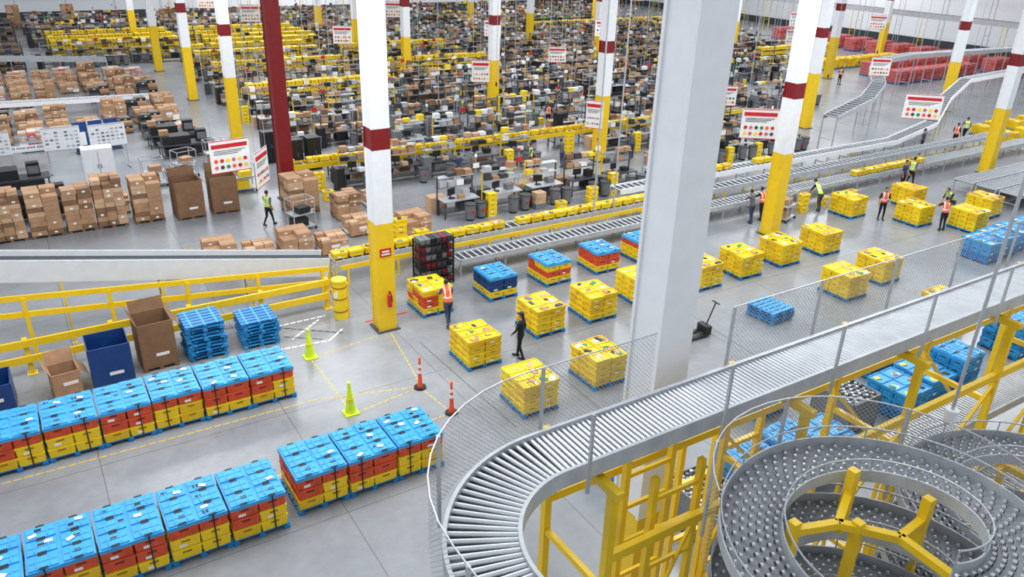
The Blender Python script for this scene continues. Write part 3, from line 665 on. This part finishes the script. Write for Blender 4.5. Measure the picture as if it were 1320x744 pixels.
# ------------------------------------------------------------ PEOPLE
def loft(mb,rings,m,n=14):
    vs=[]
    for (c,rx,ry) in rings:
        for i in range(n):
            t=2*math.pi*i/n; vs.append((c[0]+rx*math.cos(t),c[1]+ry*math.sin(t),c[2]))
    k=len(rings)
    fs=[(j*n+i,j*n+(i+1)%n,(j+1)*n+(i+1)%n,(j+1)*n+i) for j in range(k-1) for i in range(n)]
    fs.append(tuple(reversed(range(n)))); fs.append(tuple((k-1)*n+i for i in range(n)))
    mb.add(vs,fs,m)
def build_person(name,pose,top,legs,vest=None,hair=HAIR,skin=SKINM,voxel=.02,hat=None,long_hair=False,sleeve_bare=True):
    lean=pose.get('lean',0.0); drop=pose.get('drop',0.0)
    def T(x,y,z):
        if z>.93:
            k=(z-.93)/.5; return (x+lean*k,y,z-abs(lean)*.18*k-drop)
        return (x,y,z-drop)
    b=MB()
    loft(b,[(T(0,0,.80),.09,.13),(T(0,0,.87),.115,.165),(T(0,0,.97),.115,.165),(T(.0,0,1.08),.10,.14),(T(.005,0,1.2),.11,.155),(T(.005,0,1.32),.12,.18),(T(0,0,1.40),.10,.19),(T(0,0,1.45),.065,.12),(T(.01,0,1.49),.055,.06),(T(.015,0,1.57),.052,.054)],top)
    segs=[]
    def limb(pts,rad,label):
        for (p,q),(r0,r1) in zip(zip(pts,pts[1:]),zip(rad,rad[1:])):
            b.cyl(p,q,r0,r1,top,12); segs.append((Vector(p),Vector(q),label))
        for p,r in zip(pts,rad): b.sph(p,r,r,r,top,10,6)
    hands=[]
    for s,(e,h) in zip((-1,1),pose['arms']):
        sh=T(0,s*.19,1.40)
        limb([sh,e],[.062,.046],'uarm'); limb([e,h],[.045,.03],'farm'); hands.append((Vector(e),Vector(h),s))
    for s,(kn,an) in zip((-1,1),pose['legs']):
        hp=T(0,s*.09,.88)
        limb([hp,kn],[.095,.062],'leg'); limb([kn,an],[.06,.042],'leg')
        toe=(an[0]+.17,an[1],.038 if an[2]<.2 else an[2]-.09); heel=(an[0]-.04,an[1],an[2]-.045)
        limb([heel,toe],[.045,.038],'shoe')
    tmp=b.obj('tmp_body')
    md=tmp.modifiers.new('r','REMESH'); md.mode='VOXEL'; md.voxel_size=voxel; md.use_smooth_shade=True
    sm=tmp.modifiers.new('s','SMOOTH'); sm.iterations=3; sm.factor=.5
    dg=bpy.context.evaluated_depsgraph_get(); me=bpy.data.meshes.new_from_object(tmp.evaluated_get(dg))
    bpy.data.objects.remove(tmp)
    out=MB(); vs=[v.co.copy() for v in me.vertices]
    def seg_d(p,a,c):
        ab=c-a; t=max(0,min(1,(p-a).dot(ab)/max(ab.length_squared,1e-9))); return (p-(a+ab*t)).length
    tc0,tc1=Vector(T(0,0,.9)),Vector(T(0,0,1.4))
    groups={}
    for p in me.polygons:
        c=p.center; best=('torso',max(0,seg_d(c,tc0,tc1)-.10))
        for a,q,l in segs:
            d=seg_d(c,a,q)-(.05 if l!='shoe' else .03)
            if l in('uarm',) and abs(c.y)<.17: continue
            if d<best[1]: best=(l,d)
        l=best[0]; zz=c.z+drop
        if l=='torso':
            m=top
            if zz>1.475 : m=skin
            elif zz<.93: m=legs
            elif vest and zz>.97:
                m=vest
                if 1.08<zz<1.13 or (abs(abs(c.y)-.1)<.022 and zz>1.08): m=REFL
        elif l=='uarm': m=top
        elif l=='farm': m=skin if sleeve_bare else top
        elif l=='leg': m=legs
        else: m=SHOE
        groups.setdefault(m.name,(m,[]))[1].append(tuple(p.vertices))
    out.v=[tuple(v) for v in vs]
    for m,fl in groups.values():
        k=out.mi(m)
        for f in fl: out.f.append(f); out.m.append(k); out.s.append(True)
    bpy.data.meshes.remove(me)
    for e,h,s in hands:
        d=(h-e).normalized(); up=Vector((0,s,0)) if abs(d.y)<.7 else Vector((1,0,0)); w=d.cross(up).normalized(); nrm=w.cross(d).normalized()
        out.beam(h-d*.02,h+d*.08,.075,.028,skin)
        for i in range(4):
            base=h+d*.075+w*(-.03+.02*i); ln=[.032,.038,.036,.028][i]
            p1=base+d*ln-nrm*.004*s; p2=p1+d*ln*.7-nrm*.016*s; p3=p2+d*ln*.45-nrm*.018*s
            out.cyl(base-d*.01,p1,.0095,.009,skin,6); out.cyl(p1,p2,.009,.008,skin,6); out.cyl(p2,p3,.008,.0065,skin,6)
        tb=h+d*.02+w*.034; t1=tb+d*.03+w*.022; t2=t1+d*.03+w*.004
        out.cyl(tb-w*.01,t1,.011,.01,skin,6); out.cyl(t1,t2,.01,.008,skin,6)
    hy=pose.get('yaw',0); H0=Vector(T(.02,0,1.64)); c_,s_=math.cos(hy),math.sin(hy)
    if lean>.25: H0.z-=.03
    def hp(x,y,z): return (H0.x+x*c_-y*s_,H0.y+x*s_+y*c_,H0.z+z)
    out.sph(hp(0,0,.0),.092,.075,.115,skin,16,12,hy); out.sph(hp(.025,0,-.06),.062,.055,.05,skin,12,8,hy)
    out.cyl(hp(.085,0,.015),hp(.108,0,-.02),.009,.015,skin,8); out.sph(hp(.102,0,-.02),.013,.013,.01,skin,8,6)
    for s in (-1,1):
        out.sph(hp(.082,s*.03,.012),.012,.014,.009,WHT,8,6,hy); out.sph(hp(.09,s*.03,.012),.006,.006,.006,BLK,6,5)
        out.sph(hp(0,s*.077,-.005),.02,.01,.032,skin,8,6,hy); out.beam(hp(.088,s*.03-.015,.032),hp(.088,s*.03+.015,.032),.01,.006,hair)
    out.beam(hp(.086,-.022,-.055),hp(.086,.022,-.055),.012,.008,DRED)
    hm=hat or hair
    out.sph(hp(-.018,0,.032),.096,.082,.105,hm,16,10,hy)
    if hat: out.beam(hp(.06,0,.06),hp(.15,0,.045),.12,.012,hat)
    if long_hair: out.sph(hp(-.075,0,-.06),.045,.065,.12,hair,12,8,hy)
    return out.mesh(name+'_mesh')
walk={'arms':(((-.10,-.25,1.15),(.02,-.24,.92)),((.12,.25,1.16),(.28,.22,1.0))),'legs':(((.14,-.09,.50),(.24,-.09,.09)),((-.02,.09,.48),(-.27,.09,.13)))}
stroll={'arms':(((-.05,-.25,1.14),(.02,-.25,.90)),((.08,.25,1.15),(.22,.2,.97))),'legs':(((.09,-.09,.49),(.13,-.09,.09)),((.0,.09,.48),(-.14,.09,.10)))}
stand={'arms':(((.0,-.26,1.14),(.08,-.27,.90)),((.02,.26,1.15),(.16,.22,.95))),'legs':(((.02,-.11,.48),(.0,-.12,.09)),((.03,.11,.48),(.0,.12,.09)))}
reach={'lean':.12,'arms':(((.30,-.24,1.2),(.55,-.18,1.15)),((.30,.24,1.2),(.55,.18,1.12))),'legs':(((.06,-.11,.48),(.0,-.12,.09)),((-.04,.11,.48),(-.16,.12,.10)))}
bend={'lean':.36,'arms':(((.5,-.22,1.02),(.68,-.16,.82)),((.5,.22,1.02),(.68,.16,.85))),'legs':(((.08,-.12,.48),(.02,-.13,.09)),((-.02,.12,.48),(-.16,.13,.10)))}
push={'lean':.2,'arms':(((.36,-.23,1.12),(.62,-.2,1.10)),((.36,.23,1.12),(.62,.2,1.10))),'legs':(((.16,-.09,.50),(.2,-.09,.09)),((-.08,.09,.48),(-.36,.09,.13)))}
p1=build_person('w1',stroll,CLOTHB,CLOTHB,hat=BLK,long_hair=True,voxel=.014,sleeve_bare=False)
p2=build_person('w2',push,CLOTHG,JEAN,vest=VORG,voxel=.014)
p3=build_person('w3',stand,CLOTHB,CLOTHB,vest=VORG)
p4=build_person('w4',bend,CLOTHB,JEAN,vest=VLIM)
p5=build_person('w5',walk,CLOTHG,CLOTHB,vest=VLIM)
p6=build_person('w6',reach,CLOTHG,JEAN)
p7=build_person('w7',reach,CLOTHB,CLOTHB,vest=VORG)
p8=build_person('w8',stand,JEAN,CLOTHB)
PEO=[(p1,12.9,19.4,2.2),(p2,11.9,22.75,1.35),(p3,37.2,22.4,-2.2),(p4,41.0,20.9,2.9),(p5,9.2,36.0,.6),(p8,43.2,25.2,-1.5),(p7,31.4,25.35,1.57),(p6,30.6,25.3,1.57),(p6,15.4,38.0,1.57),(p8,20.6,38.0,2),(p5,25.5,38.0,-.5),(p6,27.8,38.0,1.57),(p4,35.4,24.9,1.5),(p5,44.3,25.4,0),(p3,56,29.6,0),(p5,58.6,30.4,1),(p8,52,29.6,2),(p6,33.2,37.8,1.57),(p7,38.2,37.8,1.57),(p6,43,38,1.57),(p8,20,47,1),(p3,33,47.1,1),(p5,41,47.2,1),(p6,25,52.4,1.57),(p6,47,52.4,1.57),(p5,62,50.5,2),(p8,61,66.6,2),(p3,70,49.8,0),(p7,38.6,19.9,.9),(p5,46.2,43.3,2),(p3,29.8,47.1,0),(p8,23.5,51.9,0),(p3,45,66.6,1),(p5,35,66.6,2)]
for me,x,y,a in PEO: place(me,'warehouse_worker',(x,y,0),a)
mb=MB()
for s in (-.2,.2): mb.box(.5,s,.06,1.1,.16,.05,BLK)
mb.box(-.15,0,.05,.25,.5,.35,BLK); mb.cyl((-.2,0,.3),(-.55,0,1.2),.025,.025,BLK,8); mb.beam((-.55,-.18,1.2),(-.55,.18,1.2),.04,.04,BLK); mb.cyl((-.1,-.1,.08),(-.1,.1,.08),.08,.08,GRY,10)
jm=mb.mesh('pj')
for x,y,r in ((15.9,17.0,1.9),(19.6,17.6,3.1)): place(jm,'pallet_jack',(x,y,0),r)
# ------------------------------------------------------------ lights, world, camera
def area(x,y,z,sx,sy,e):
    l=bpy.data.lights.new('unseen_overhead','AREA'); l.shape='RECTANGLE'; l.size=sx; l.size_y=sy; l.energy=e; l.color=(.96,.98,1)
    o=bpy.data.objects.new('unseen_overhead_light',l); COL.objects.link(o); o.location=(x,y,z)
for x,y in ((5,20),(30,20),(60,25),(10,50),(40,50),(75,55),(20,90),(65,95),(-20,60),(95,75),(40,118)): area(x,y,17.6,16,10,4000)  # unseen overhead panels; those near the far walls added to brighten them
w=bpy.data.worlds.new('World'); sc.world=w; w.use_nodes=True
bg=w.node_tree.nodes['Background']; bg.inputs[0].default_value=(.88,.94,1,1); bg.inputs[1].default_value=.8
cam=bpy.data.cameras.new('camera'); co=bpy.data.objects.new('camera',cam); COL.objects.link(co)
Xv=Vector((.84767,-.20071,.49106));Yv=Vector((-.52971,-.37055,.76293));Zv=Vector((.02878,-.90685,-.42047))
r=Vector((Xv.x,Yv.x,Zv.x)).normalized(); f=Vector((Xv.z,Yv.z,Zv.z)); f=(f-r*f.dot(r)).normalized(); u=r.cross(f)
M=Matrix(((r.x,u.x,-f.x),(r.y,u.y,-f.y),(r.z,u.z,-f.z))).to_4x4(); M.translation=Vector((0,0,13.4))
co.matrix_world=M; cam.sensor_width=36; cam.lens=36*1008/1320; cam.clip_end=600
sc.camera=co
